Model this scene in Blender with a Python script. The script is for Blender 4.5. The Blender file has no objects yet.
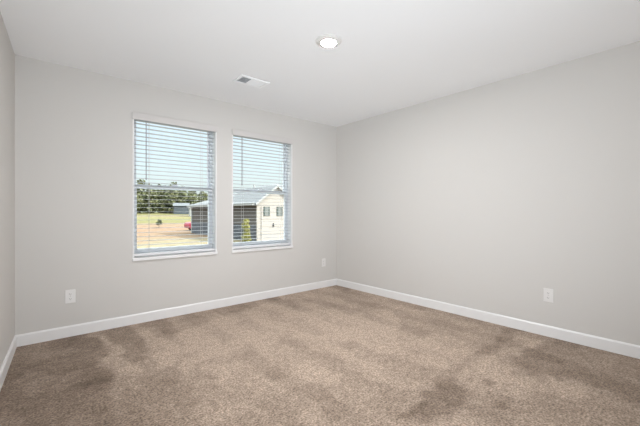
import bpy, bmesh, math, random
import numpy as np
from mathutils import Vector

scene = bpy.context.scene
C = scene.collection
R = math.radians

# ------------------------------------------------------------------ camera
cam_data = bpy.data.cameras.new('camera')
cam = bpy.data.objects.new('camera', cam_data)
C.objects.link(cam)
cam.location = (0.0, 0.0, 1.1257)
cam.rotation_euler = (R(90), 0, -R(40.28))
cam_data.sensor_width = 36.0
cam_data.lens = 36.0 * 333.7 / 640.0
cam_data.shift_y = -1.0 / 640.0
cam_data.clip_start = 0.02
cam_data.clip_end = 1000
scene.camera = cam

# ------------------------------------------------------------------ world, sun, exposure
SUN_EL, SUN_AZ = R(43), (0.80, -0.60)
SUN_POWER = 9.5
SKY = 0.10
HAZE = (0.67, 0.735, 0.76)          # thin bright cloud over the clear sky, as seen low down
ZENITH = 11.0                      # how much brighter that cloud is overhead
LAMP = 940.0
FILL_POWER = 48.5                      # fill light added behind the camera, aimed up to brighten the ceiling
world = bpy.data.worlds.new('sky')
scene.world = world
world.use_nodes = True
wn = world.node_tree
wn.nodes.clear()
sky = wn.nodes.new('ShaderNodeTexSky')
sky.sky_type = 'NISHITA'
sky.sun_disc = False
sky.sun_elevation = SUN_EL
sky.sun_rotation = math.atan2(SUN_AZ[0], SUN_AZ[1])
sky.air_density = 1.0
sky.dust_density = 4.0
sky.ozone_density = 1.0
bg = wn.nodes.new('ShaderNodeBackground')
bg.inputs['Strength'].default_value = 1.0
wo = wn.nodes.new('ShaderNodeOutputWorld')
sc_ = wn.nodes.new('ShaderNodeVectorMath')
sc_.operation = 'MULTIPLY_ADD'
sc_.inputs[1].default_value = (SKY, SKY, SKY)
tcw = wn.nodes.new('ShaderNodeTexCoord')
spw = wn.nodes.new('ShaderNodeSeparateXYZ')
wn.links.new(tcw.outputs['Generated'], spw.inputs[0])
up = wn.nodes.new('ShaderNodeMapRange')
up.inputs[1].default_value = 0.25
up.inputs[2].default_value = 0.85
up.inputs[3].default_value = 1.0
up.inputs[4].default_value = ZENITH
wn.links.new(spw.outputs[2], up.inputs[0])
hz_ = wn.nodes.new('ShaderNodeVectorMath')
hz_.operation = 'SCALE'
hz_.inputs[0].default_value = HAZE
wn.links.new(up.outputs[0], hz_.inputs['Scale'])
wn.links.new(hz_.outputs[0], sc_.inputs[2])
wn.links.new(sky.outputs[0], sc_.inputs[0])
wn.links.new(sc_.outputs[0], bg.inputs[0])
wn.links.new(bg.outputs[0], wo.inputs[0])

sun_data = bpy.data.lights.new('sun', 'SUN')
sun_data.energy = SUN_POWER
sun_data.angle = R(0.6)
sun_data.color = (1.0, 0.95, 0.87)
sun = bpy.data.objects.new('sun', sun_data)
C.objects.link(sun)
to_sun = Vector((SUN_AZ[0] * math.cos(SUN_EL), SUN_AZ[1] * math.cos(SUN_EL), math.sin(SUN_EL)))
sun.rotation_euler = to_sun.to_track_quat('Z', 'Y').to_euler()
sun.location = (10, -8, 14)

fd = bpy.data.lights.new('added_fill_light', 'AREA')  # soft fill without a fixture, added to brighten the room
fd.energy = FILL_POWER
fd.shape = 'DISK'
fd.size = 1.0
fd.spread = R(106)
fd.color = (0.90, 0.965, 1.03)
fo = bpy.data.objects.new('added_fill_light', fd)
C.objects.link(fo)
fo.location = (0.0, -0.7, 0.3)
fo.rotation_euler = (fo.location - Vector((2.65, 3.1, 2.42))).to_track_quat('Z', 'Y').to_euler()

scene.view_settings.view_transform = 'Standard'
scene.view_settings.look = 'None'
scene.view_settings.exposure = 0.0
scene.view_settings.gamma = 1.0
scene.view_settings.use_curve_mapping = False
scene.cycles.max_bounces = 14
scene.cycles.diffuse_bounces = 8
scene.cycles.transparent_max_bounces = 16
scene.cycles.sample_clamp_indirect = 4.0


# ------------------------------------------------------------------ materials
def mat(name, col, rough=0.6, metal=0.0, spec=0.5, bump=None, vary=None, coords='Object'):
    """plain painted surface; bump=(scale, strength, distance); vary=(scale, amount) mottles the colour"""
    m = bpy.data.materials.new(name)
    m.use_nodes = True
    nt = m.node_tree
    b = nt.nodes['Principled BSDF']
    b.inputs['Base Color'].default_value = (*col, 1)
    b.inputs['Roughness'].default_value = rough
    b.inputs['Metallic'].default_value = metal
    b.inputs['Specular IOR Level'].default_value = spec
    if bump or vary:
        tc = nt.nodes.new('ShaderNodeTexCoord')
    if bump:
        n = nt.nodes.new('ShaderNodeTexNoise')
        n.inputs['Scale'].default_value = bump[0]
        n.inputs['Detail'].default_value = 3
        nt.links.new(tc.outputs[coords], n.inputs['Vector'])
        bp = nt.nodes.new('ShaderNodeBump')
        bp.inputs['Strength'].default_value = bump[1]
        bp.inputs['Distance'].default_value = bump[2]
        nt.links.new(n.outputs[0], bp.inputs['Height'])
        nt.links.new(bp.outputs[0], b.inputs['Normal'])
    if vary:
        n = nt.nodes.new('ShaderNodeTexNoise')
        n.inputs['Scale'].default_value = vary[0]
        n.inputs['Detail'].default_value = 4
        nt.links.new(tc.outputs[coords], n.inputs['Vector'])
        r = nt.nodes.new('ShaderNodeValToRGB')
        r.color_ramp.elements[0].position = 0.3
        r.color_ramp.elements[1].position = 0.7
        r.color_ramp.elements[0].color = (*[c * (1 - vary[1]) for c in col], 1)
        r.color_ramp.elements[1].color = (*[min(1, c * (1 + vary[1])) for c in col], 1)
        nt.links.new(n.outputs[0], r.inputs[0])
        nt.links.new(r.outputs[0], b.inputs['Base Color'])
    return m


def banded(name, col, line, period, width, rough=0.7, axis=2, vary=0.0):
    """boards or courses: thin darker joints every `period` metres along an axis"""
    m = mat(name, col, rough)
    nt = m.node_tree
    b = nt.nodes['Principled BSDF']
    tc = nt.nodes.new('ShaderNodeTexCoord')
    sp = nt.nodes.new('ShaderNodeSeparateXYZ')
    nt.links.new(tc.outputs['Object'], sp.inputs[0])
    mo = nt.nodes.new('ShaderNodeMath')
    mo.operation = 'WRAP'
    mo.inputs[1].default_value = period
    mo.inputs[2].default_value = 0
    nt.links.new(sp.outputs[axis], mo.inputs[0])
    lt = nt.nodes.new('ShaderNodeMath')
    lt.operation = 'LESS_THAN'
    lt.inputs[1].default_value = width
    nt.links.new(mo.outputs[0], lt.inputs[0])
    mx = nt.nodes.new('ShaderNodeMix')
    mx.data_type = 'RGBA'
    mx.inputs[6].default_value = (*col, 1)
    mx.inputs[7].default_value = (*line, 1)
    nt.links.new(lt.outputs[0], mx.inputs[0])
    nt.links.new(mx.outputs[2], b.inputs['Base Color'])
    return m


M = {}
M['wall'] = mat('greige_wall_paint', (0.652, 0.638, 0.616), 0.9, spec=0.2, bump=(260, 0.05, 0.001))
M['ceiling'] = mat('flat_ceiling_paint', (0.88, 0.89, 0.90), 0.95, spec=0.1, bump=(200, 0.05, 0.001))
M['trim'] = mat('white_trim_paint', (0.83, 0.83, 0.83), 0.35)
M['vinyl'] = mat('white_vinyl', (0.72, 0.74, 0.77), 0.4)
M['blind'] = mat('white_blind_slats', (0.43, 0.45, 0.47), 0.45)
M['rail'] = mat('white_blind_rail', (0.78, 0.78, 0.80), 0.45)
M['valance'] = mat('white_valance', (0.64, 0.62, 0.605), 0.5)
M['cord'] = mat('pale_cord', (0.62, 0.62, 0.60), 0.8)
M['wand'] = mat('grey_wand', (0.30, 0.32, 0.35), 0.25)
M['plate'] = mat('white_plate_plastic', (0.80, 0.79, 0.78), 0.35)
M['slot'] = mat('dark_slot', (0.05, 0.05, 0.05), 0.6)
M['screw'] = mat('screw_metal', (0.6, 0.6, 0.58), 0.35, metal=1.0)
M['lamp_trim'] = mat('white_lamp_trim', (0.72, 0.71, 0.69), 0.45)
M['vent'] = mat('white_vent_metal', (0.93, 0.94, 0.95), 0.4)
M['duct'] = mat('galvanised_duct', (0.40, 0.42, 0.44), 0.6)

# lamp lens
m = bpy.data.materials.new('lit_lens')
m.use_nodes = True
b = m.node_tree.nodes['Principled BSDF']
b.inputs['Base Color'].default_value = (0.9, 0.9, 0.9, 1)
b.inputs['Emission Color'].default_value = (1.0, 0.985, 0.985, 1)
b.inputs['Emission Strength'].default_value = LAMP
M['lens'] = m

# window glass
m = bpy.data.materials.new('clear_glass')
m.use_nodes = True
nt = m.node_tree
nt.nodes.clear()
o_ = nt.nodes.new('ShaderNodeOutputMaterial')
tr = nt.nodes.new('ShaderNodeBsdfTransparent')
tr.inputs[0].default_value = (0.96, 0.98, 0.97, 1)
gl = nt.nodes.new('ShaderNodeBsdfGlossy')
gl.inputs['Roughness'].default_value = 0.02
fr = nt.nodes.new('ShaderNodeFresnel')
fr.inputs[0].default_value = 1.03
mx = nt.nodes.new('ShaderNodeMixShader')
nt.links.new(fr.outputs[0], mx.inputs[0])
nt.links.new(tr.outputs[0], mx.inputs[1])
nt.links.new(gl.outputs[0], mx.inputs[2])
nt.links.new(mx.outputs[0], o_.inputs[0])
M['glass'] = m

# carpet: brushed nap (attribute "nap": which way the pile lies) + tufts
m = bpy.data.materials.new('beige_cut_pile_carpet')
m.use_nodes = True
nt = m.node_tree
b = nt.nodes['Principled BSDF']
b.inputs['Roughness'].default_value = 1.0
b.inputs['Specular IOR Level'].default_value = 0.05
b.inputs['Sheen Weight'].default_value = 0.12
b.inputs['Sheen Roughness'].default_value = 0.6
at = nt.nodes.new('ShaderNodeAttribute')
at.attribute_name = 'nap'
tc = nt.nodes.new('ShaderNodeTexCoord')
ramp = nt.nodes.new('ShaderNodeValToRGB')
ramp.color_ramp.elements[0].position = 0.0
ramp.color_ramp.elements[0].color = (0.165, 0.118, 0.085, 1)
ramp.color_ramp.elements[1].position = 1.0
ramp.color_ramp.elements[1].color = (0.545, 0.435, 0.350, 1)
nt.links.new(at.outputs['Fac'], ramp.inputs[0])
n1 = nt.nodes.new('ShaderNodeTexNoise')
n1.inputs['Scale'].default_value = 85
n1.inputs['Detail'].default_value = 3
n1.inputs['Roughness'].default_value = 0.7
nt.links.new(tc.outputs['Object'], n1.inputs['Vector'])
r1 = nt.nodes.new('ShaderNodeValToRGB')
r1.color_ramp.elements[0].position = 0.36
r1.color_ramp.elements[0].color = (0.46, 0.44, 0.42, 1)
r1.color_ramp.elements[1].position = 0.64
r1.color_ramp.elements[1].color = (1.40, 1.40, 1.40, 1)
nt.links.new(n1.outputs[0], r1.inputs[0])
mu = nt.nodes.new('ShaderNodeMix')
mu.data_type = 'RGBA'
mu.blend_type = 'MULTIPLY'
mu.inputs[0].default_value = 1.0
nt.links.new(ramp.outputs[0], mu.inputs[6])
nt.links.new(r1.outputs[0], mu.inputs[7])
n3 = nt.nodes.new('ShaderNodeTexNoise')
n3.inputs['Scale'].default_value = 26
n3.inputs['Detail'].default_value = 4
n3.inputs['Roughness'].default_value = 0.6
nt.links.new(tc.outputs['Object'], n3.inputs['Vector'])
r3 = nt.nodes.new('ShaderNodeValToRGB')
r3.color_ramp.elements[0].position = 0.36
r3.color_ramp.elements[0].color = (0.84, 0.83, 0.82, 1)
r3.color_ramp.elements[1].position = 0.64
r3.color_ramp.elements[1].color = (1.14, 1.14, 1.14, 1)
nt.links.new(n3.outputs[0], r3.inputs[0])
mu3 = nt.nodes.new('ShaderNodeMix')
mu3.data_type = 'RGBA'
mu3.blend_type = 'MULTIPLY'
mu3.inputs[0].default_value = 1.0
nt.links.new(mu.outputs[2], mu3.inputs[6])
nt.links.new(r3.outputs[0], mu3.inputs[7])
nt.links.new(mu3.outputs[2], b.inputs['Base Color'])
bp = nt.nodes.new('ShaderNodeBump')
bp.inputs['Strength'].default_value = 0.6
bp.inputs['Distance'].default_value = 0.006
nt.links.new(n1.outputs[0], bp.inputs['Height'])
nt.links.new(bp.outputs[0], b.inputs['Normal'])
M['carpet'] = m

# outdoors
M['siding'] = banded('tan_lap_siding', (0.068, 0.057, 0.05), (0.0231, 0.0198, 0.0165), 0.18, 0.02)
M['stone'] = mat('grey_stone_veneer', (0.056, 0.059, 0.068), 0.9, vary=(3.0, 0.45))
M['cream'] = mat('cream_paint', (0.285, 0.258, 0.235), 0.7)
M['door_panel'] = banded('cream_garage_panels', (0.29, 0.262, 0.24), (0.165, 0.152, 0.139), 0.5, 0.03)
M['shingle'] = mat('pale_grey_shingles', (0.0924, 0.0937, 0.0977), 0.9, vary=(6.0, 0.12))
M['white'] = mat('white_exterior_trim', (0.264, 0.264, 0.257), 0.6)
M['dark_glass'] = mat('dark_window_glass', (0.06, 0.075, 0.07), 0.15)
M['pale_pane'] = mat('pale_pane', (0.14, 0.146, 0.14), 0.3)
M['black'] = mat('black_metal', (0.02, 0.02, 0.02), 0.5)
M['shed'] = mat('blue_grey_metal_siding', (0.0561, 0.066, 0.0779), 0.7, vary=(2.0, 0.15))
M['shed_roof'] = mat('grey_metal_roof', (0.062, 0.066, 0.072), 0.7)
M['bounce_slab'] = mat('grey_bounce_slab', (0.24, 0.235, 0.225), 0.9, vary=(1.5, 0.05))
M['concrete'] = mat('pale_concrete', (0.178, 0.162, 0.139), 0.9, vary=(1.5, 0.1))
M['red'] = mat('red_car_paint', (0.26, 0.02, 0.04), 0.35)
M['tyre'] = mat('black_tyre', (0.02, 0.02, 0.02), 0.8)
M['rim'] = mat('silver_wheel', (0.55, 0.56, 0.58), 0.3, metal=0.9)
M['bark'] = mat('bark', (0.12, 0.09, 0.065), 0.95, vary=(8, 0.3))


def leaf_mat(name, a, b_, scale):
    m = bpy.data.materials.new(name)
    m.use_nodes = True
    nt = m.node_tree
    p = nt.nodes['Principled BSDF']
    p.inputs['Roughness'].default_value = 0.8
    tc = nt.nodes.new('ShaderNodeTexCoord')
    n = nt.nodes.new('ShaderNodeTexNoise')
    n.inputs['Scale'].default_value = scale
    n.inputs['Detail'].default_value = 3
    r = nt.nodes.new('ShaderNodeValToRGB')
    r.color_ramp.elements[0].position = 0.35
    r.color_ramp.elements[1].position = 0.65
    r.color_ramp.elements[0].color = (*a, 1)
    r.color_ramp.elements[1].color = (*b_, 1)
    nt.links.new(tc.outputs['Object'], n.inputs['Vector'])
    nt.links.new(n.outputs[0], r.inputs[0])
    nt.links.new(r.outputs[0], p.inputs['Base Color'])
    return m


M['leaf'] = leaf_mat('green_leaves', (0.052, 0.064, 0.026), (0.165, 0.165, 0.078), 0.6)
M['shrub_leaf'] = leaf_mat('yellow_green_leaves', (0.15, 0.15, 0.03), (0.27, 0.25, 0.075), 4.0)
M['sapling_leaf'] = leaf_mat('sapling_leaves', (0.0231, 0.033, 0.0119), (0.0462, 0.0528, 0.0198), 4.0)

# ground: straw strip near the house, red clay, then dry grass further off
m = bpy.data.materials.new('clay_and_grass_ground')
m.use_nodes = True
nt = m.node_tree
b = nt.nodes['Principled BSDF']
b.inputs['Roughness'].default_value = 1.0
b.inputs['Specular IOR Level'].default_value = 0.0
tc = nt.nodes.new('ShaderNodeTexCoord')
sp = nt.nodes.new('ShaderNodeSeparateXYZ')
nt.links.new(tc.outputs['Object'], sp.inputs[0])
nz = nt.nodes.new('ShaderNodeTexNoise')
nz.inputs['Scale'].default_value = 0.22
nz.inputs['Detail'].default_value = 5
nt.links.new(tc.outputs['Object'], nz.inputs['Vector'])
ma = nt.nodes.new('ShaderNodeMath')
ma.operation = 'MULTIPLY_ADD'
ma.inputs[1].default_value = 14.0
nt.links.new(nz.outputs[0], ma.inputs[0])
nt.links.new(sp.outputs[1], ma.inputs[2])
mr = nt.nodes.new('ShaderNodeMapRange')
mr.inputs[1].default_value = 7.0
mr.inputs[2].default_value = 107.0
nt.links.new(ma.outputs[0], mr.inputs[0])
cr = nt.nodes.new('ShaderNodeValToRGB')
e = cr.color_ramp.elements
e[0].position, e[0].color = 0.0, (0.58, 0.49, 0.34, 1)
e[1].position, e[1].color = 1.0, (0.42, 0.36, 0.18, 1)
for pos, col in ((0.245, (0.56, 0.47, 0.32, 1)), (0.275, (0.55, 0.39, 0.27, 1)), (0.44, (0.56, 0.38, 0.27, 1)),
                 (0.52, (0.55, 0.40, 0.28, 1)), (0.56, (0.42, 0.39, 0.20, 1)), (0.72, (0.48, 0.43, 0.23, 1)),
                 (0.78, (0.50, 0.40, 0.27, 1)), (0.86, (0.42, 0.39, 0.19, 1))):
    x = e.new(pos)
    x.color = col
nt.links.new(mr.outputs[0], cr.inputs[0])
n2 = nt.nodes.new('ShaderNodeTexNoise')
n2.inputs['Scale'].default_value = 2.2
n2.inputs['Detail'].default_value = 4
nt.links.new(tc.outputs['Object'], n2.inputs['Vector'])
r2 = nt.nodes.new('ShaderNodeValToRGB')
r2.color_ramp.elements[0].position, r2.color_ramp.elements[0].color = 0.3, (0.185, 0.185, 0.185, 1)
r2.color_ramp.elements[1].position, r2.color_ramp.elements[1].color = 0.7, (0.32, 0.32, 0.32, 1)
nt.links.new(n2.outputs[0], r2.inputs[0])
mu = nt.nodes.new('ShaderNodeMix')
mu.data_type = 'RGBA'
mu.blend_type = 'MULTIPLY'
mu.inputs[0].default_value = 1.0
nt.links.new(cr.outputs[0], mu.inputs[6])
nt.links.new(r2.outputs[0], mu.inputs[7])
nt.links.new(mu.outputs[2], b.inputs['Base Color'])
M['ground'] = m


# ------------------------------------------------------------------ mesh helpers
class MB:
    def __init__(s):
        s.v, s.f = [], []

    def poly(s, pts):
        n = len(s.v)
        s.v += [tuple(p) for p in pts]
        s.f.append(tuple(range(n, n + len(pts))))

    def box(s, x0, y0, z0, x1, y1, z1):
        n = len(s.v)
        s.v += [(x0, y0, z0), (x1, y0, z0), (x1, y1, z0), (x0, y1, z0), (x0, y0, z1), (x1, y0, z1), (x1, y1, z1), (x0, y1, z1)]
        s.f += [tuple(n + i for i in q) for q in ((0, 3, 2, 1), (4, 5, 6, 7), (0, 1, 5, 4), (1, 2, 6, 5), (2, 3, 7, 6), (3, 0, 4, 7))]
        return s

    def prism(s, base, top):
        """two matching loops (bottom, top) closed into a solid"""
        n, k = len(s.v), len(base)
        s.v += [tuple(p) for p in base] + [tuple(p) for p in top]
        s.f.append(tuple(n + i for i in reversed(range(k))))
        s.f.append(tuple(n + k + i for i in range(k)))
        for i in range(k):
            j = (i + 1) % k
            s.f.append((n + i, n + j, n + k + j, n + k + i))
        return s

    def tube(s, p, q, r0, r1=None, seg=12):
        p, q = Vector(p), Vector(q)
        r1 = r0 if r1 is None else r1
        d = (q - p).normalized()
        a = d.orthogonal().normalized()
        c = d.cross(a)
        lo = [p + (a * math.cos(2 * math.pi * i / seg) + c * math.sin(2 * math.pi * i / seg)) * r0 for i in range(seg)]
        hi = [q + (a * math.cos(2 * math.pi * i / seg) + c * math.sin(2 * math.pi * i / seg)) * r1 for i in range(seg)]
        return s.prism(lo, hi)

    def lathe(s, prof, cx, cy, seg=64, cap=True):
        n = len(s.v)
        k = len(prof)
        for i in range(seg):
            a = 2 * math.pi * i / seg
            s.v += [(cx + r * math.cos(a), cy + r * math.sin(a), z) for r, z in prof]
        for i in range(seg):
            j = (i + 1) % seg
            for t in range(k - 1):
                s.f.append((n + i * k + t, n + j * k + t, n + j * k + t + 1, n + i * k + t + 1))
        if cap:
            s.f.append(tuple(n + i * k + k - 1 for i in range(seg)))
            s.f.append(tuple(n + i * k for i in reversed(range(seg))))
        return s

    def build(s, name, material, parent=None, bevel=0.0, smooth=False, origin=None):
        me = bpy.data.meshes.new(name)
        o = Vector(origin) if origin else Vector((0, 0, 0))
        me.from_pydata([tuple(Vector(v) - o) for v in s.v], [], s.f)
        bm = bmesh.new()
        bm.from_mesh(me)
        bmesh.ops.recalc_face_normals(bm, faces=bm.faces)
        bm.to_mesh(me)
        bm.free()
        me.materials.append(material)
        ob = bpy.data.objects.new(name, me)
        C.objects.link(ob)
        ob.location = o
        if parent:
            ob.parent = parent
        if smooth:
            for p in me.polygons:
                p.use_smooth = True
        if bevel:
            md = ob.modifiers.new('bevel', 'BEVEL')
            md.width = bevel
            md.segments = 2
            md.limit_method = 'ANGLE'
        return ob


def thing(name, label, cat, loc=(0, 0, 0), rz=0.0, group=None):
    o = bpy.data.objects.new(name, None)
    C.objects.link(o)
    o.location = loc
    o.rotation_euler = (0, 0, rz)
    o.empty_display_size = 0.1
    return tag(o, label, cat, group)


def tag(o, label, cat, group=None):
    o['label'] = label
    o['category'] = cat
    if group:
        o['group'] = group
    return o


def struct(o):
    o['kind'] = 'structure'
    return o


# ------------------------------------------------------------------ room shell
XR, YB, YF, H = 3.532, 3.770, -1.00, 2.440
XL = lambda y: -0.143 - 0.055 * (YB - y)          # the left wall runs a little out of square
WIN = [(0.730, 1.605), (1.797, 2.690)]
ZS, ZT = 0.640, 2.120                              # bottom and top of both window openings
TH = 0.16

# floor: a fine grid that carries the direction of the brushed pile
NX, NY = 260, 310
xs = np.linspace(-0.45, XR + 0.02, NX)
ys = np.linspace(YF - 0.02, YB + 0.02, NY)
GX, GY = np.meshgrid(xs, ys)


def soft_poly(poly, soft):
    """1 inside the polygon, fading to 0 over `soft` metres outside / inside its edge"""
    p = np.array(poly)
    inside = np.zeros_like(GX, bool)
    dist = np.full_like(GX, 1e9)
    k = len(p)
    for i in range(k):
        (x0, y0), (x1, y1) = p[i], p[(i + 1) % k]
        cond = ((y0 > WY) != (y1 > WY)) & (WX < (x1 - x0) * (WY - y0) / ((y1 - y0) if y1 != y0 else 1e-9) + x0)
        inside ^= cond
        dx, dy = x1 - x0, y1 - y0
        t = np.clip(((WX - x0) * dx + (WY - y0) * dy) / (dx * dx + dy * dy), 0, 1)
        dist = np.minimum(dist, np.hypot(WX - x0 - t * dx, WY - y0 - t * dy))
    sd = np.where(inside, dist, -dist)
    u = np.clip(0.5 + sd / soft, 0, 1)
    return u * u * (3 - 2 * u)


rng = np.random.default_rng(11)


def value_noise(sx, sy, seed):
    g = np.random.default_rng(seed).random((64, 64))
    u, v = (GX + 5) * sx, (GY + 5) * sy
    iu, iv = np.floor(u).astype(int), np.floor(v).astype(int)
    fu, fv = u - iu, v - iv
    fu, fv = fu * fu * (3 - 2 * fu), fv * fv * (3 - 2 * fv)
    q = lambda a, b_: g[a % 64, b_ % 64]
    return (q(iu, iv) * (1 - fu) + q(iu + 1, iv) * fu) * (1 - fv) + (q(iu, iv + 1) * (1 - fu) + q(iu + 1, iv + 1) * fu) * fv


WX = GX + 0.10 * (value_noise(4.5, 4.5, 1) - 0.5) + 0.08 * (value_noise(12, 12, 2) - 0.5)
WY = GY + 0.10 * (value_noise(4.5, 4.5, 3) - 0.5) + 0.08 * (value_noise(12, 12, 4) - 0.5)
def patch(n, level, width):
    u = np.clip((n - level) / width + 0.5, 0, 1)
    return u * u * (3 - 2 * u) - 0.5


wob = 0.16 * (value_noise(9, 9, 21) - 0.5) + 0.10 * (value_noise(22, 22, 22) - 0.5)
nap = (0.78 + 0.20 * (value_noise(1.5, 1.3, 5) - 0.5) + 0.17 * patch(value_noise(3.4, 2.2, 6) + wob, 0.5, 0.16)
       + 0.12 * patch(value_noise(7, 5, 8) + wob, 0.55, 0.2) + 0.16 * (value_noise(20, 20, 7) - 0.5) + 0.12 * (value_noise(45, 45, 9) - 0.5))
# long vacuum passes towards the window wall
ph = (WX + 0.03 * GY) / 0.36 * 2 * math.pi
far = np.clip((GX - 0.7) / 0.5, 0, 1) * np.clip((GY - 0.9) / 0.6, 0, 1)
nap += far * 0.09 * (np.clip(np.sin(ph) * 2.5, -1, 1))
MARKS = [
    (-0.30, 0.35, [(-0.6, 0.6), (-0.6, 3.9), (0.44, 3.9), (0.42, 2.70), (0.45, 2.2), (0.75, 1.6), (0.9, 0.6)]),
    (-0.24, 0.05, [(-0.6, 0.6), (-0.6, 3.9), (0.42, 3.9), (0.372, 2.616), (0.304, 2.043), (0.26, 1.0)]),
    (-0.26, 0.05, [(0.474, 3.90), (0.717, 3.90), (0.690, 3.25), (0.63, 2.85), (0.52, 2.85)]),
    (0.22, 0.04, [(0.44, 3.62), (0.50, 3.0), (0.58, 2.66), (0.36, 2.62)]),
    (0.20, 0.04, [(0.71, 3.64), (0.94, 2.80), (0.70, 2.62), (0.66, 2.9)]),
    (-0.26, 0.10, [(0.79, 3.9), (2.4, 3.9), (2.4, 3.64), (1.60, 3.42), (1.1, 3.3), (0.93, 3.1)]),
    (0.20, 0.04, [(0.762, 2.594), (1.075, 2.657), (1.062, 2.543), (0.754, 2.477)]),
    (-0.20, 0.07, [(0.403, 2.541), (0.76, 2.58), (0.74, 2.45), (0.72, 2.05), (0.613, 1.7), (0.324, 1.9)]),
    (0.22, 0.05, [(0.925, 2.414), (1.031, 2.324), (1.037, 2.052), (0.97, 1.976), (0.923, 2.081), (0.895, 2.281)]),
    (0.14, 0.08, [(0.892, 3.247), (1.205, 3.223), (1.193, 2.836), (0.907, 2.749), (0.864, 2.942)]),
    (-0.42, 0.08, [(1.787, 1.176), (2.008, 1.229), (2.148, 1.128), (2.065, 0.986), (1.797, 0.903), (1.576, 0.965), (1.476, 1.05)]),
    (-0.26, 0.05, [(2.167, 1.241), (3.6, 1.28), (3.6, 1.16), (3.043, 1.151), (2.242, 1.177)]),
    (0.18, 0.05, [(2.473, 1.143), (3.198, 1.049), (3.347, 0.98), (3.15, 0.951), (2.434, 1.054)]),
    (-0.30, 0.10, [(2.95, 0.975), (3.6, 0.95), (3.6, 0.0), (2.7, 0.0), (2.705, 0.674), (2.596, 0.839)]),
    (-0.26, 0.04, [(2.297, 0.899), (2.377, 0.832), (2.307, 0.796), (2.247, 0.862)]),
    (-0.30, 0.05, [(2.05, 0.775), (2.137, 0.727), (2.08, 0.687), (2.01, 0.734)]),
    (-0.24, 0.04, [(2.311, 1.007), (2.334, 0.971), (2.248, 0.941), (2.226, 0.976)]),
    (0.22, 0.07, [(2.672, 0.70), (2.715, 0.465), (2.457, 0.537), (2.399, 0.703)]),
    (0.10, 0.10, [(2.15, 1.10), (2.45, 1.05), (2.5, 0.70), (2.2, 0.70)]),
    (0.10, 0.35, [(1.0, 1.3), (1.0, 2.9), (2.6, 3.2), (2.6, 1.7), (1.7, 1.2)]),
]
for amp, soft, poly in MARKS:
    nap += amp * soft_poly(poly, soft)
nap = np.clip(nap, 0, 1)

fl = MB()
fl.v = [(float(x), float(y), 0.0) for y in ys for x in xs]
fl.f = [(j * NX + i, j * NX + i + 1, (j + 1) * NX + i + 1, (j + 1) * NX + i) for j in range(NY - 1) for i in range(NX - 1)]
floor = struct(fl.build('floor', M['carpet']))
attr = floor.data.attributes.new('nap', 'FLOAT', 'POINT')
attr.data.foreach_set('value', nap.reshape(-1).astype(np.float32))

struct(MB().box(-0.65, YF - 0.15, H, XR + 0.15, YB + TH, H + 0.2).build('ceiling', M['ceiling']))
struct(MB().box(XR, YF - 0.15, -0.1, XR + 0.15, YB + TH, H).build('wall_right', M['wall']))
a, b_ = (XL(YB), YB), (XL(YF), YF)
struct(MB().prism([(a[0] - .15, YB, -.1), (a[0], YB, -.1), (b_[0], YF, -.1), (b_[0] - .15, YF, -.1)],
                  [(a[0] - .15, YB, H), (a[0], YB, H), (b_[0], YF, H), (b_[0] - .15, YF, H)]).build('wall_left', M['wall']))
struct(MB().box(-0.65, YF - 0.15, -0.1, XR, YF, H).build('wall_front', M['wall']))
wb = MB()
xx = [-0.5] + [v for w in WIN for v in w] + [XR]
for i in (0, 2, 4):
    wb.box(xx[i], YB, -0.1, xx[i + 1], YB + TH, H)
for w in WIN:
    wb.box(w[0], YB, -0.1, w[1], YB + TH, ZS)
    wb.box(w[0], YB, ZT, w[1], YB + TH, H)
struct(wb.build('wall_back', M['wall']))
struct(MB().box(-0.65, YF - 0.15, -0.30, XR + 0.15, YB + TH, -0.02).build('floor_slab', M['concrete']))

BH, BT = 0.098, 0.014


def skirting(name, p, q, inward):
    p, q, n = Vector((*p, 0)), Vector((*q, 0)), Vector((*inward, 0))
    prof = [(0, 0), (BT, 0), (BT, BH - 0.012), (BT * 0.45, BH), (0, BH)]
    s = MB().prism([p + n * d + Vector((0, 0, z)) for d, z in prof], [q + n * d + Vector((0, 0, z)) for d, z in prof])
    return struct(s.build(name, M['trim']))


skirting('baseboard_back', (XL(YB), YB), (XR, YB), (0, -1))
skirting('baseboard_right', (XR, YB - BT), (XR, YF), (-1, 0))
skirting('baseboard_left', (XL(YB - BT), YB - BT), (XL(YF), YF), (1, -0.055))
skirting('baseboard_front', (XL(YF) + BT, YF), (XR - BT, YF), (0, 1))

# ------------------------------------------------------------------ windows and blinds
SY0, SY1 = 3.862, 3.925                            # the vinyl frame sits in the outer half of the wall


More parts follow.
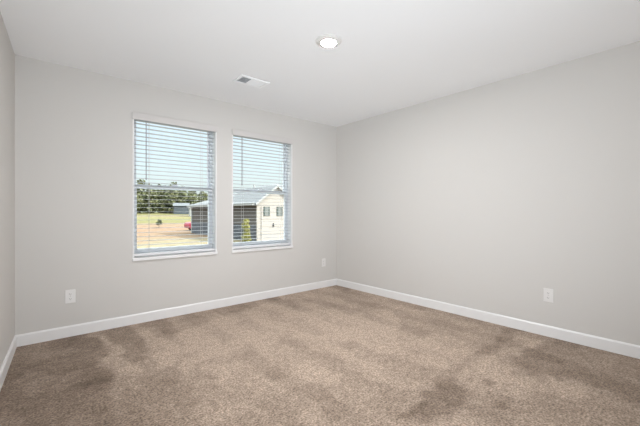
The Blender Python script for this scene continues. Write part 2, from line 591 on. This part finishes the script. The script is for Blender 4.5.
def window(idx, x0, x1):
    w = struct(thing('window_%d' % idx, '', ''))
    del w['label'], w['category']
    w.location = ((x0 + x1) / 2, YB, ZS)
    org = w.location.copy()

    def part(mb, name, material, parent=None, bevel=0.0):
        o = mb.build(name, material, None, bevel, origin=org)
        o.location = (0, 0, 0)
        o.parent = parent or w
        return o
    # white lining of the opening and its thin edge on the wall face
    mb = MB()
    mb.box(x0, YB - 0.004, ZS, x0 + 0.014, SY0, ZT - 0.014)
    mb.box(x1 - 0.014, YB - 0.004, ZS, x1, SY0, ZT - 0.014)
    mb.box(x0, YB - 0.004, ZT - 0.014, x1, SY0, ZT)
    part(mb, 'jamb_liner', M['trim'])
    # ledge at the bottom
    part(MB().box(x0 - 0.004, YB - 0.022, ZS - 0.008, x1 + 0.004, SY0, ZS + 0.024), 'window_sill', M['trim'], bevel=0.004)
    zs, zt = ZS + 0.024, ZT - 0.014
    i0, i1 = x0 + 0.014, x1 - 0.014
    mb = MB()
    fw = 0.022
    mb.box(i0, SY0, zs, i0 + fw, SY1, zt)
    mb.box(i1 - fw, SY0, zs, i1, SY1, zt)
    mb.box(i0 + fw, SY0, zs, i1 - fw, SY1, zs + 0.025)
    mb.box(i0 + fw, SY0, zt - 0.012, i1 - fw, SY1, zt)
    part(mb, 'window_frame', M['vinyl'], bevel=0.002)
    s0, s1 = i0 + fw, i1 - fw
    zm = 1.392

    def sash(name, z0, z1, y0, y1, bot, top):
        mb = MB()
        sw = 0.022
        mb.box(s0, y0, z0, s0 + sw, y1, z1)
        mb.box(s1 - sw, y0, z0, s1, y1, z1)
        mb.box(s0 + sw, y0, z0, s1 - sw, y1, z0 + bot)
        mb.box(s0 + sw, y0, z1 - top, s1 - sw, y1, z1)
        o = part(mb, name, M['vinyl'], bevel=0.002)
        ym = (y0 + y1) / 2
        part(MB().box(s0 + sw, ym - 0.002, z0 + bot, s1 - sw, ym + 0.002, z1 - top), 'glass_pane', M['glass'], o)
        return o
    sash('lower_sash', zs + 0.025, zm + 0.022, SY0 + 0.004, SY0 + 0.030, 0.055, 0.036)
    sash('upper_sash', zm - 0.022, zt - 0.012, SY0 + 0.033, SY1 - 0.004, 0.036, 0.016)
    # cam lock in the middle of the meeting rail
    xm = (x0 + x1) / 2
    part(MB().box(xm - 0.03, SY0 - 0.004, zm + 0.022, xm + 0.03, SY0 + 0.024, zm + 0.034), 'sash_lock', M['vinyl'], bevel=0.003)
    return w


def blind(x0, x1, wand_x, label):
    org = ((x0 + x1) / 2, 3.81, ZT - 0.014)
    t = thing('window_blind', label, 'window blind', org, 0, 'white slatted blinds in the two windows')

    def part(mb, name, material, bevel=0.0, parent=None):
        o = mb.build(name, material, None, bevel, origin=org)
        o.location = (0, 0, 0)
        o.parent = parent or t
        return o
    a0, a1 = x0 + 0.018, x1 - 0.018
    zt = ZT - 0.016
    # valance board just in front of the wall face, with short returns
    mb = MB()
    mb.box(x0 - 0.006, YB - 0.026, 2.058, x1 + 0.006, YB - 0.010, 2.127)
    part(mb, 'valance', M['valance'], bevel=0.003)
    part(MB().box(a0, 3.786, zt - 0.045, a1, 3.838, zt), 'head_rail', M['blind'], bevel=0.002)
    # slats: 50 mm, slightly crowned, lying open
    mb = MB()
    zb, ztop, n = 0.742, 2.030, 31
    for k in range(n):
        z = zb + (ztop - zb) * k / (n - 1)
        prof = []
        for j in range(5):
            u = j / 4 * 2 - 1
            prof.append((3.812 + 0.025 * u, z + 0.0009 * (1 - u * u)))
        lo = [(y, zz - 0.0011) for y, zz in prof]
        hi = [(y, zz + 0.0011) for y, zz in reversed(prof)]
        loop = lo + hi
        mb.prism([(a0, y, zz) for y, zz in loop], [(a1, y, zz) for y, zz in loop])
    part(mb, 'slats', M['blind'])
    part(MB().box(a0, 3.786, 0.676, a1, 3.838, 0.700), 'bottom_rail', M['rail'], bevel=0.003)
    for x in (x0 + 0.16, x1 - 0.165):
        mb = MB()
        for y in (3.7855, 3.8385):
            mb.tube((x, y, 0.70), (x, y, zt - 0.045), 0.0012, seg=6)
        part(mb, 'ladder_cord', M['cord'])
    wd = part(MB().tube((wand_x, 3.779, 1.475), (wand_x, 3.779, 2.052), 0.0042, seg=10), 'tilt_wand', M['wand'])
    part(MB().tube((wand_x, 3.779, 1.455), (wand_x, 3.779, 1.478), 0.0048, 0.006, seg=10), 'wand_tip', M['wand'], parent=wd)
    return t


for i, w in enumerate(WIN):
    window(i + 1, *w)
blind(*WIN[0], 0.856, 'white slatted blind with open slats in the left window, before field and trees')
blind(*WIN[1], 1.937, 'white slatted blind with open slats in the right window, before the cream garage')


# ------------------------------------------------------------------ wall outlets
def outlet(loc, rz, label):
    """built facing -Y with its back on the plane y = 0"""
    t = thing('wall_outlet', label, 'wall outlet', loc, rz, 'white duplex outlets low on the walls')
    MB().box(-0.038, -0.006, -0.0605, 0.038, 0.0, 0.0605).build('cover_plate', M['plate'], t, bevel=0.0025)
    for s in (-1, 1):
        z = s * 0.0215
        pts = []
        for i in range(24):
            a_ = 2 * math.pi * i / 24
            pts.append((0.0165 * math.cos(a_), z + max(-0.0125, min(0.0125, 0.0165 * math.sin(a_)))))
        r = MB().prism([(x, -0.0058, zz) for x, zz in pts], [(x, -0.0085, zz) for x, zz in pts]).build('receptacle', M['plate'], t)
        sl = MB()
        sl.box(-0.0075, -0.0090, z - 0.003, -0.0052, -0.0084, z + 0.0055)
        sl.box(0.0052, -0.0090, z - 0.0025, 0.0072, -0.0084, z + 0.0045)
        sl.tube((0, -0.0084, z - 0.0075), (0, -0.0090, z - 0.0075), 0.0024, seg=10)
        sl.build('slots', M['slot'], r)
    MB().tube((0, -0.0058, 0), (0, -0.0072, 0), 0.0032, seg=12).build('screw', M['screw'], t)
    return t


outlet((0.229, YB, 0.362), 0, 'white duplex wall outlet under and left of the left window, near the left wall')
outlet((3.262, YB, 0.372), 0, 'white duplex wall outlet by the far corner, right of the right window')
outlet((XR, 0.968, 0.372), R(90) * -1, 'white duplex wall outlet alone on the right wall above its baseboard')

# ------------------------------------------------------------------ ceiling light
LX, LY = 1.708, 1.913
t = thing('ceiling_light', 'round flush white ceiling light, lit, in the middle of the ceiling', 'ceiling light', (LX, LY, H))
MB().lathe([(0.101, 0.0), (0.101, -0.004), (0.094, -0.010), (0.076, -0.017), (0.060, -0.019), (0.0565, -0.017)], 0, 0, 72).build('trim_ring', M['lamp_trim'], t, smooth=True)
MB().lathe([(0.0560, -0.0172), (0.0555, -0.0182), (0.045, -0.0195), (0.025, -0.0202), (0.002, -0.0204)], 0, 0, 72).build('lens', M['lens'], t, smooth=True)

# ------------------------------------------------------------------ ceiling air vent
VX, VY, VW, VD = 1.645, 3.012, 0.312, 0.196
t = thing('air_vent', 'white rectangular air vent in the ceiling above the windows, dark louvres at one end', 'air vent', (VX, VY, H))
hx, hy = VW / 2, VD / 2
fx, fy = hx - 0.026, hy - 0.026
mb = MB()
for q in ((-hx, -hy, hx, -fy), (-hx, fy, hx, hy), (-hx, -fy, -fx, fy), (fx, -fy, hx, fy)):
    mb.box(q[0], q[1], -0.010, q[2], q[3], -0.0002)
mb.box(-0.030, -fy, -0.007, -0.020, fy, -0.0002)
mb.build('frame', M['vent'], t, bevel=0.002)
MB().box(-fx, -fy, -0.0008, fx, fy, -0.0002).build('duct_opening', M['duct'], t)


def louvre(x, tilt):
    c, s = math.cos(tilt), math.sin(tilt)
    h, th = 0.0075, 0.0005
    p = [(x + c * u - s * v, -0.0075 + s * u + c * v) for u, v in ((-h, -th), (h, -th), (h, th), (-h, th))]
    # keep the blades clear of the duct face
    return MB().prism([(px, -fy, min(z, -0.001)) for px, z in p], [(px, fy, min(z, -0.001)) for px, z in p])


x = -fx + 0.008
while x < -0.032:
    louvre(x, R(47)).build('louvre', M['vent'], t)
    x += 0.0145
x = -0.012
while x < fx - 0.006:
    louvre(x, R(-28)).build('louvre', M['vent'], t)
    x += 0.0125

# ------------------------------------------------------------------ outdoors: the ground
GZ = -0.90


def gz(x, y):
    u = min(1, max(0, (y - 44) / 52))
    return GZ + 1.76 * u + 0.06 * math.sin(x * 0.35 + y * 0.2) * min(1, max(0, (y - 34) / 10))


g = MB()
gx = [-60 + 3 * i for i in range(61)]
gy = [YB + 0.4 + 2.4 * i for i in range(64)]
g.v = [(x, y, gz(x, y)) for y in gy for x in gx]
k = len(gx)
g.f = [(j * k + i, j * k + i + 1, (j + 1) * k + i + 1, (j + 1) * k + i) for j in range(len(gy) - 1) for i in range(k - 1)]
struct(g.build('terrain', M['ground'], smooth=True))

struct(MB().box(-4.0, YB + TH + 0.02, GZ - 0.1, 8.0, 11.0, GZ + 0.06).build('bounce_slab', M['bounce_slab']))  # unseen slab added below the sill sightline to bounce daylight onto the ceiling

# wooded rise behind the treeline
hl = MB()
n_ = 120
for i in range(n_):
    x = -80 + i * 2.2
    top = 5.2 + 0.9 * math.sin(i * 0.31) + 0.6 * math.sin(i * 0.83 + 1) + 0.5 * math.sin(i * 1.9)
    hl.v += [(x, 116, 0.4), (x, 122, 1 + top * 0.75), (x, 127, 1 + top), (x, 150, 0.4)]
hl.f = [(4 * i + j, 4 * i + 4 + j, 4 * i + 5 + j, 4 * i + 1 + j) for i in range(n_ - 1) for j in range(3)]
struct(hl.build('hills', M['sapling_leaf'], smooth=True))

# ------------------------------------------------------------------ outdoors: the neighbouring house
HX, HY0, HY1, HX1 = 11.35, 20.0, 32.4, 21.4
EZ = 1.72
hs = thing('neighbor_house', 'low house with pale grey hip roof, shaded dark side wall and cream garage front', 'house', (HX, HY0, GZ))
org = hs.location.copy()


def hp(mb, name, material, parent=None, bevel=0.0):
    o = mb.build(name, material, None, bevel, origin=org)
    o.location = (0, 0, 0)
    o.parent = parent or hs
    return o


hp(MB().box(HX, HY0 + 0.02, GZ + 1.1, HX1, HY1, EZ - 0.12), 'siding_wall', M['siding'])
hp(MB().box(HX - 0.06, HY0 + 0.02, GZ - 0.2, HX1 + 0.06, HY1 + 0.06, GZ + 1.1), 'stone_base', M['stone'])
hp(MB().box(HX - 0.05, HY0 - 0.10, GZ - 0.2, HX1 + 0.05, HY0 + 0.02, EZ - 0.12), 'front_wall', M['cream'])
hp(MB().box(HX - 0.08, HY1 - 0.12, GZ, HX - 0.0, HY1 + 0.08, EZ - 0.14), 'corner_board', M['white'])
ov = 0.38
x0, x1, y0, y1 = HX - ov, HX1 + ov, HY0 - 0.06, HY1 + ov
hp(MB().box(x0, y0, EZ - 0.14, x1, y1, EZ), 'fascia', M['white'])
xm, dz = (x0 + x1) / 2, 1.92
run = (x1 - x0) / 2
r = MB()
A, B, Cc, D = (x0 - .03, y0 - .03, EZ), (x1 + .03, y0 - .03, EZ), (x1 + .03, y1 + .03, EZ), (x0 - .03, y1 + .03, EZ)
E1, E2 = (xm, y0 + run, EZ + dz), (xm, y1 - run, EZ + dz)
r.poly([A, B, E1])
r.poly([B, Cc, E2, E1])
r.poly([Cc, D, E2])
r.poly([D, A, E1, E2])
r.poly([D, Cc, B, A])
hp(r, 'hip_roof', M['shingle'])
# gable over the garage: cream end wall, white rake boards, its own pale roof
GA0, GA1, GAX, GAZ = 11.30, 14.50, 12.90, 2.92
gw = MB()
gw.prism([(GA0, HY0 - 0.10, EZ - 0.15), (GA1, HY0 - 0.10, EZ - 0.15), (GA1, HY0 - 0.10, EZ), (GAX, HY0 - 0.10, GAZ), (GA0, HY0 - 0.10, EZ)],
         [(GA0, HY0 + 0.02, EZ - 0.15), (GA1, HY0 + 0.02, EZ - 0.15), (GA1, HY0 + 0.02, EZ), (GAX, HY0 + 0.02, GAZ), (GA0, HY0 + 0.02, EZ)])
hp(gw, 'gable_wall', M['cream'])
for s_, gx_ in ((-1, GA0), (1, GA1)):
    sl_ = (GAZ - EZ) / (GAX - GA0)
    ex, ez = gx_ + s_ * 0.15, EZ - 0.15 * sl_
    rf_ = MB()
    rf_.prism([(ex, HY0 - .22, ez), (ex, HY0 + 5, ez), (GAX, HY0 + 5, GAZ), (GAX, HY0 - .22, GAZ)],
              [(ex, HY0 - .22, ez + .1), (ex, HY0 + 5, ez + .1), (GAX, HY0 + 5, GAZ + .1), (GAX, HY0 - .22, GAZ + .1)])
    hp(rf_, 'gable_roof', M['shingle'])
    rk = MB()
    rk.prism([(ex, HY0 - .26, ez - .05), (ex, HY0 - .22, ez - .05), (GAX, HY0 - .22, GAZ - .05), (GAX, HY0 - .26, GAZ - .05)],
             [(ex, HY0 - .26, ez + .11), (ex, HY0 - .22, ez + .11), (GAX, HY0 - .22, GAZ + .11), (GAX, HY0 - .26, GAZ + .11)])
    hp(rk, 'rake_board', M['white'])
hp(MB().tube((14.6, 26.2, 2.6), (14.6, 26.2, 3.55), 0.07), 'roof_vent_pipe', M['white'])
gd = hp(MB().box(11.62, HY0 - 0.14, GZ, 13.50, HY0 - 0.10, 1.50), 'garage_door', M['door_panel'])
for wx0, wx1 in ((11.78, 12.26), (12.84, 13.32)):
    wf = MB()
    wf.box(wx0, HY0 - 0.17, 0.86, wx0 + 0.10, HY0 - 0.13, 1.50)
    wf.box(wx1 - 0.10, HY0 - 0.17, 0.86, wx1, HY0 - 0.13, 1.50)
    o = hp(wf, 'shutter', M['dark_glass'], gd)
    hp(MB().box(wx0 + 0.10, HY0 - 0.165, 0.86, wx1 - 0.10, HY0 - 0.14, 1.50), 'window_pane', M['pale_pane'], gd)
hp(MB().box(12.52, HY0 - 0.19, 0.10, 12.60, HY0 - 0.13, 0.34), 'door_handle', M['black'], gd)
tag(hp(MB().box(11.3, 7.0, GZ - 0.1, 17.6, HY0 - 0.16, GZ + 0.035), 'driveway', M['concrete']), 'pale concrete driveway in front of the cream garage', 'driveway')
dw = bpy.data.objects['driveway']
dw.parent = None
dw.location = org

# ------------------------------------------------------------------ outdoors: sheds at the far edge of the field


def shed(name, label, cx, cy, rz, wid, dep, hgt, rise, wall, roof, door):
    z = gz(cx, cy)
    t = thing(name, label, 'shed', (cx, cy, z), rz)
    a_, d_ = wid / 2, dep / 2
    wl = MB()
    pr = [(-a_, 0), (a_, 0), (a_, hgt), (0, hgt + rise), (-a_, hgt)]
    wl.prism([(x, -d_, zz - (0.3 if zz == 0 else 0)) for x, zz in pr], [(x, d_, zz - (0.3 if zz == 0 else 0)) for x, zz in pr])
    wl.build('walls', wall, t)
    rf = MB()
    for s in (-1, 1):
        e0, e1 = (s * (a_ + 0.2), hgt - 0.2 * rise / a_ + 0.02), (0, hgt + rise + 0.02)
        rf.prism([(e0[0], -d_ - .2, e0[1]), (e0[0], d_ + .2, e0[1]), (e1[0], d_ + .2, e1[1]), (e1[0], -d_ - .2, e1[1])],
                 [(e0[0], -d_ - .2, e0[1] + .08), (e0[0], d_ + .2, e0[1] + .08), (e1[0], d_ + .2, e1[1] + .08), (e1[0], -d_ - .2, e1[1] + .08)])
    rf.build('roof', roof, t)
    MB().box(-0.5, -d_ - 0.05, 0, 0.5, -d_ + 0.02, 2.0).build('door', door, t)
    return t


shed('field_shed', 'small blue-grey shed at the far edge of the field, before the trees', 28.0, 87.5, R(70), 4.6, 3.4, 2.0, 0.7, M['shed'], M['shed_roof'], M['shed'])
shed('white_shed', 'white shed end showing between the blue-grey shed and the dark house wall', 27.0, 76.0, R(-15), 1.9, 2.6, 1.9, 0.55, M['white'], M['white'], M['shed'])

# ------------------------------------------------------------------ outdoors: red car behind the house
cz = gz(14, 37)
car = thing('car', 'red car nose showing past the far end of the dark house wall', 'car', (14.42, 36.9, cz))
prof = [(-2.05, 0.28), (-2.10, 0.60), (-2.0, 0.88), (-1.0, 0.98), (-0.4, 1.38), (0.9, 1.42), (1.55, 0.98), (2.05, 0.92), (2.1, 0.30)]
MB().prism([(x, -0.85, z) for x, z in prof], [(x, 0.85, z) for x, z in prof]).build('body', M['red'], car, bevel=0.06)
gp = [(-0.88, 0.95), (-0.36, 1.33), (0.86, 1.36), (1.38, 0.99)]
MB().prism([(x, -0.86, z) for x, z in gp], [(x, 0.86, z) for x, z in gp]).build('side_windows', M['dark_glass'], car)
for sx in (-1.3, 1.35):
    for sy in (-0.82, 0.82):
        wl = MB().tube((sx, sy - 0.1, 0.32), (sx, sy + 0.1, 0.32), 0.32, seg=24).build('wheel', M['tyre'], car)
        MB().tube((sx, sy - 0.11, 0.32), (sx, sy + 0.11, 0.32), 0.19, seg=20).build('hub', M['rim'], wl)


# ------------------------------------------------------------------ outdoors: plants
def foliage(blobs, n, leaf, seed, flat=0.4):
    rnd = random.Random(seed)
    mb = MB()
    vol = [b_[3] * b_[4] * b_[5] for b_ in blobs]
    for _ in range(n):
        x, y, z, rx, ry, rz = rnd.choices(blobs, vol)[0]
        d = Vector((rnd.gauss(0, 1), rnd.gauss(0, 1), rnd.gauss(0, 1))).normalized() * rnd.random() ** 0.45
        c = Vector((x + d.x * rx, y + d.y * ry, z + d.z * rz))
        nrm = (Vector((rnd.gauss(0, 1), rnd.gauss(0, 1), rnd.gauss(0, 1))) + d * 0.8 + Vector((0, 0, flat))).normalized()
        u = nrm.orthogonal().normalized()
        v = nrm.cross(u)
        a_ = rnd.random() * 6.28
        u, v = u * math.cos(a_) + v * math.sin(a_), v * math.cos(a_) - u * math.sin(a_)
        s = leaf * rnd.uniform(0.6, 1.3)
        mb.poly([c - u * s, c - v * s * 0.5 + nrm * s * 0.1, c + u * s, c + v * s * 0.5 + nrm * s * 0.1])
    return mb


def tree_proto(seed):
    rnd = random.Random(seed)
    t = thing('tree', '', 'tree')
    blobs = []
    for i in range(9):
        z = 1.2 + 0.84 * i
        w = 1.8 * (1 - max(0, i - 4.5) / 6.5)
        blobs.append((rnd.uniform(-.45, .45), rnd.uniform(-.45, .45), z, w * rnd.uniform(.7, 1.1), w * rnd.uniform(.7, 1.1), rnd.uniform(.8, 1.3)))
    foliage(blobs, 2000, 0.33, seed).build('foliage', M['leaf'], t)
    tr = MB().tube((0, 0, -0.3), (0.1, 0, 4.5), 0.17, 0.1, seg=8)
    tr.tube((0.1, 0, 4.5), (0.2, 0.1, 7.4), 0.1, 0.03, seg=8)
    for i in range(4):
        z = 2.4 + i * 0.9
        a_ = i * 2.2 + seed
        tr.tube((0.05, 0, z), (1.3 * math.cos(a_), 1.3 * math.sin(a_), z + 1.0), 0.06, 0.02, seg=6)
    tr.build('trunk', M['bark'], t)
    return t


def copy_tree(o):
    c = o.copy()
    C.objects.link(c)
    for ch in o.children:
        d = ch.copy()
        C.objects.link(d)
        d.parent = c
    return c


protos = [tree_proto(s) for s in (3, 8, 21, 34)]
used = set()
rnd = random.Random(5)
ROWS = [('leafy green tree in the front row of the treeline beyond the field', 'front row of the treeline', 93.0, 8.0, 12, 2.75),
        ('leafy green tree in the middle row of the treeline beyond the field', 'middle row of the treeline', 97.5, 9.4, 12, 2.8),
        ('leafy green tree in the taller back row of the treeline beyond the field', 'back row of the treeline', 102.0, 9.7, 12, 2.9)]
for ri, (label, grp, y, xs0, n, step) in enumerate(ROWS):
    for i in range(n):
        x = xs0 + i * step + rnd.uniform(-.3, .3)
        p = protos[(i * 3 + ri) % 4]
        o = p if p not in used else copy_tree(p)
        used.add(p)
        yy = y + rnd.uniform(-.5, .5)
        hgt = (7.6, 8.3, 9.2)[ri] + rnd.uniform(-1.0, 0.7) - max(0, x - 27) * 0.13
        s = hgt / 9.2
        o.location = (x, yy, gz(x, yy))
        o.scale = (s * 1.22, s * 1.22, s)
        o.rotation_euler = (0, 0, rnd.random() * 6.28)
        tag(o, label, 'tree', grp)

# yellow-green shrub by the house corner
sh = thing('shrub', 'upright yellow-green shrub in front of the dark house wall', 'shrub', (10.55, 20.0, gz(10.5, 20)))
foliage([(0, 0, .35, .36, .32, .35), (0.02, 0, .75, .27, .25, .3), (-.03, 0, 1.12, .30, .26, .3), (0, 0, 1.4, .24, .2, .2)], 1100, 0.065, 77).build('foliage', M['shrub_leaf'], sh)
s_ = MB()
for i in range(4):
    s_.tube((0.04 * (i - 1.5), 0, -0.05), (0.1 * (i - 1.5), 0.03 * i, 1.2), 0.012, 0.006, seg=6)
s_.build('stems', M['bark'], sh)
# sapling out in the clay
sp_ = thing('sapling', 'small dark green sapling standing alone on the bare clay', 'sapling', (11.7, 45.1, gz(11.7, 45.1)))
foliage([(0, 0, .55, .42, .42, .28), (0.05, 0, .85, .25, .25, .2)], 260, 0.09, 78).build('foliage', M['sapling_leaf'], sp_)
MB().tube((0, 0, -0.1), (0, 0, .7), 0.025, 0.012, seg=6).build('stem', M['bark'], sp_)
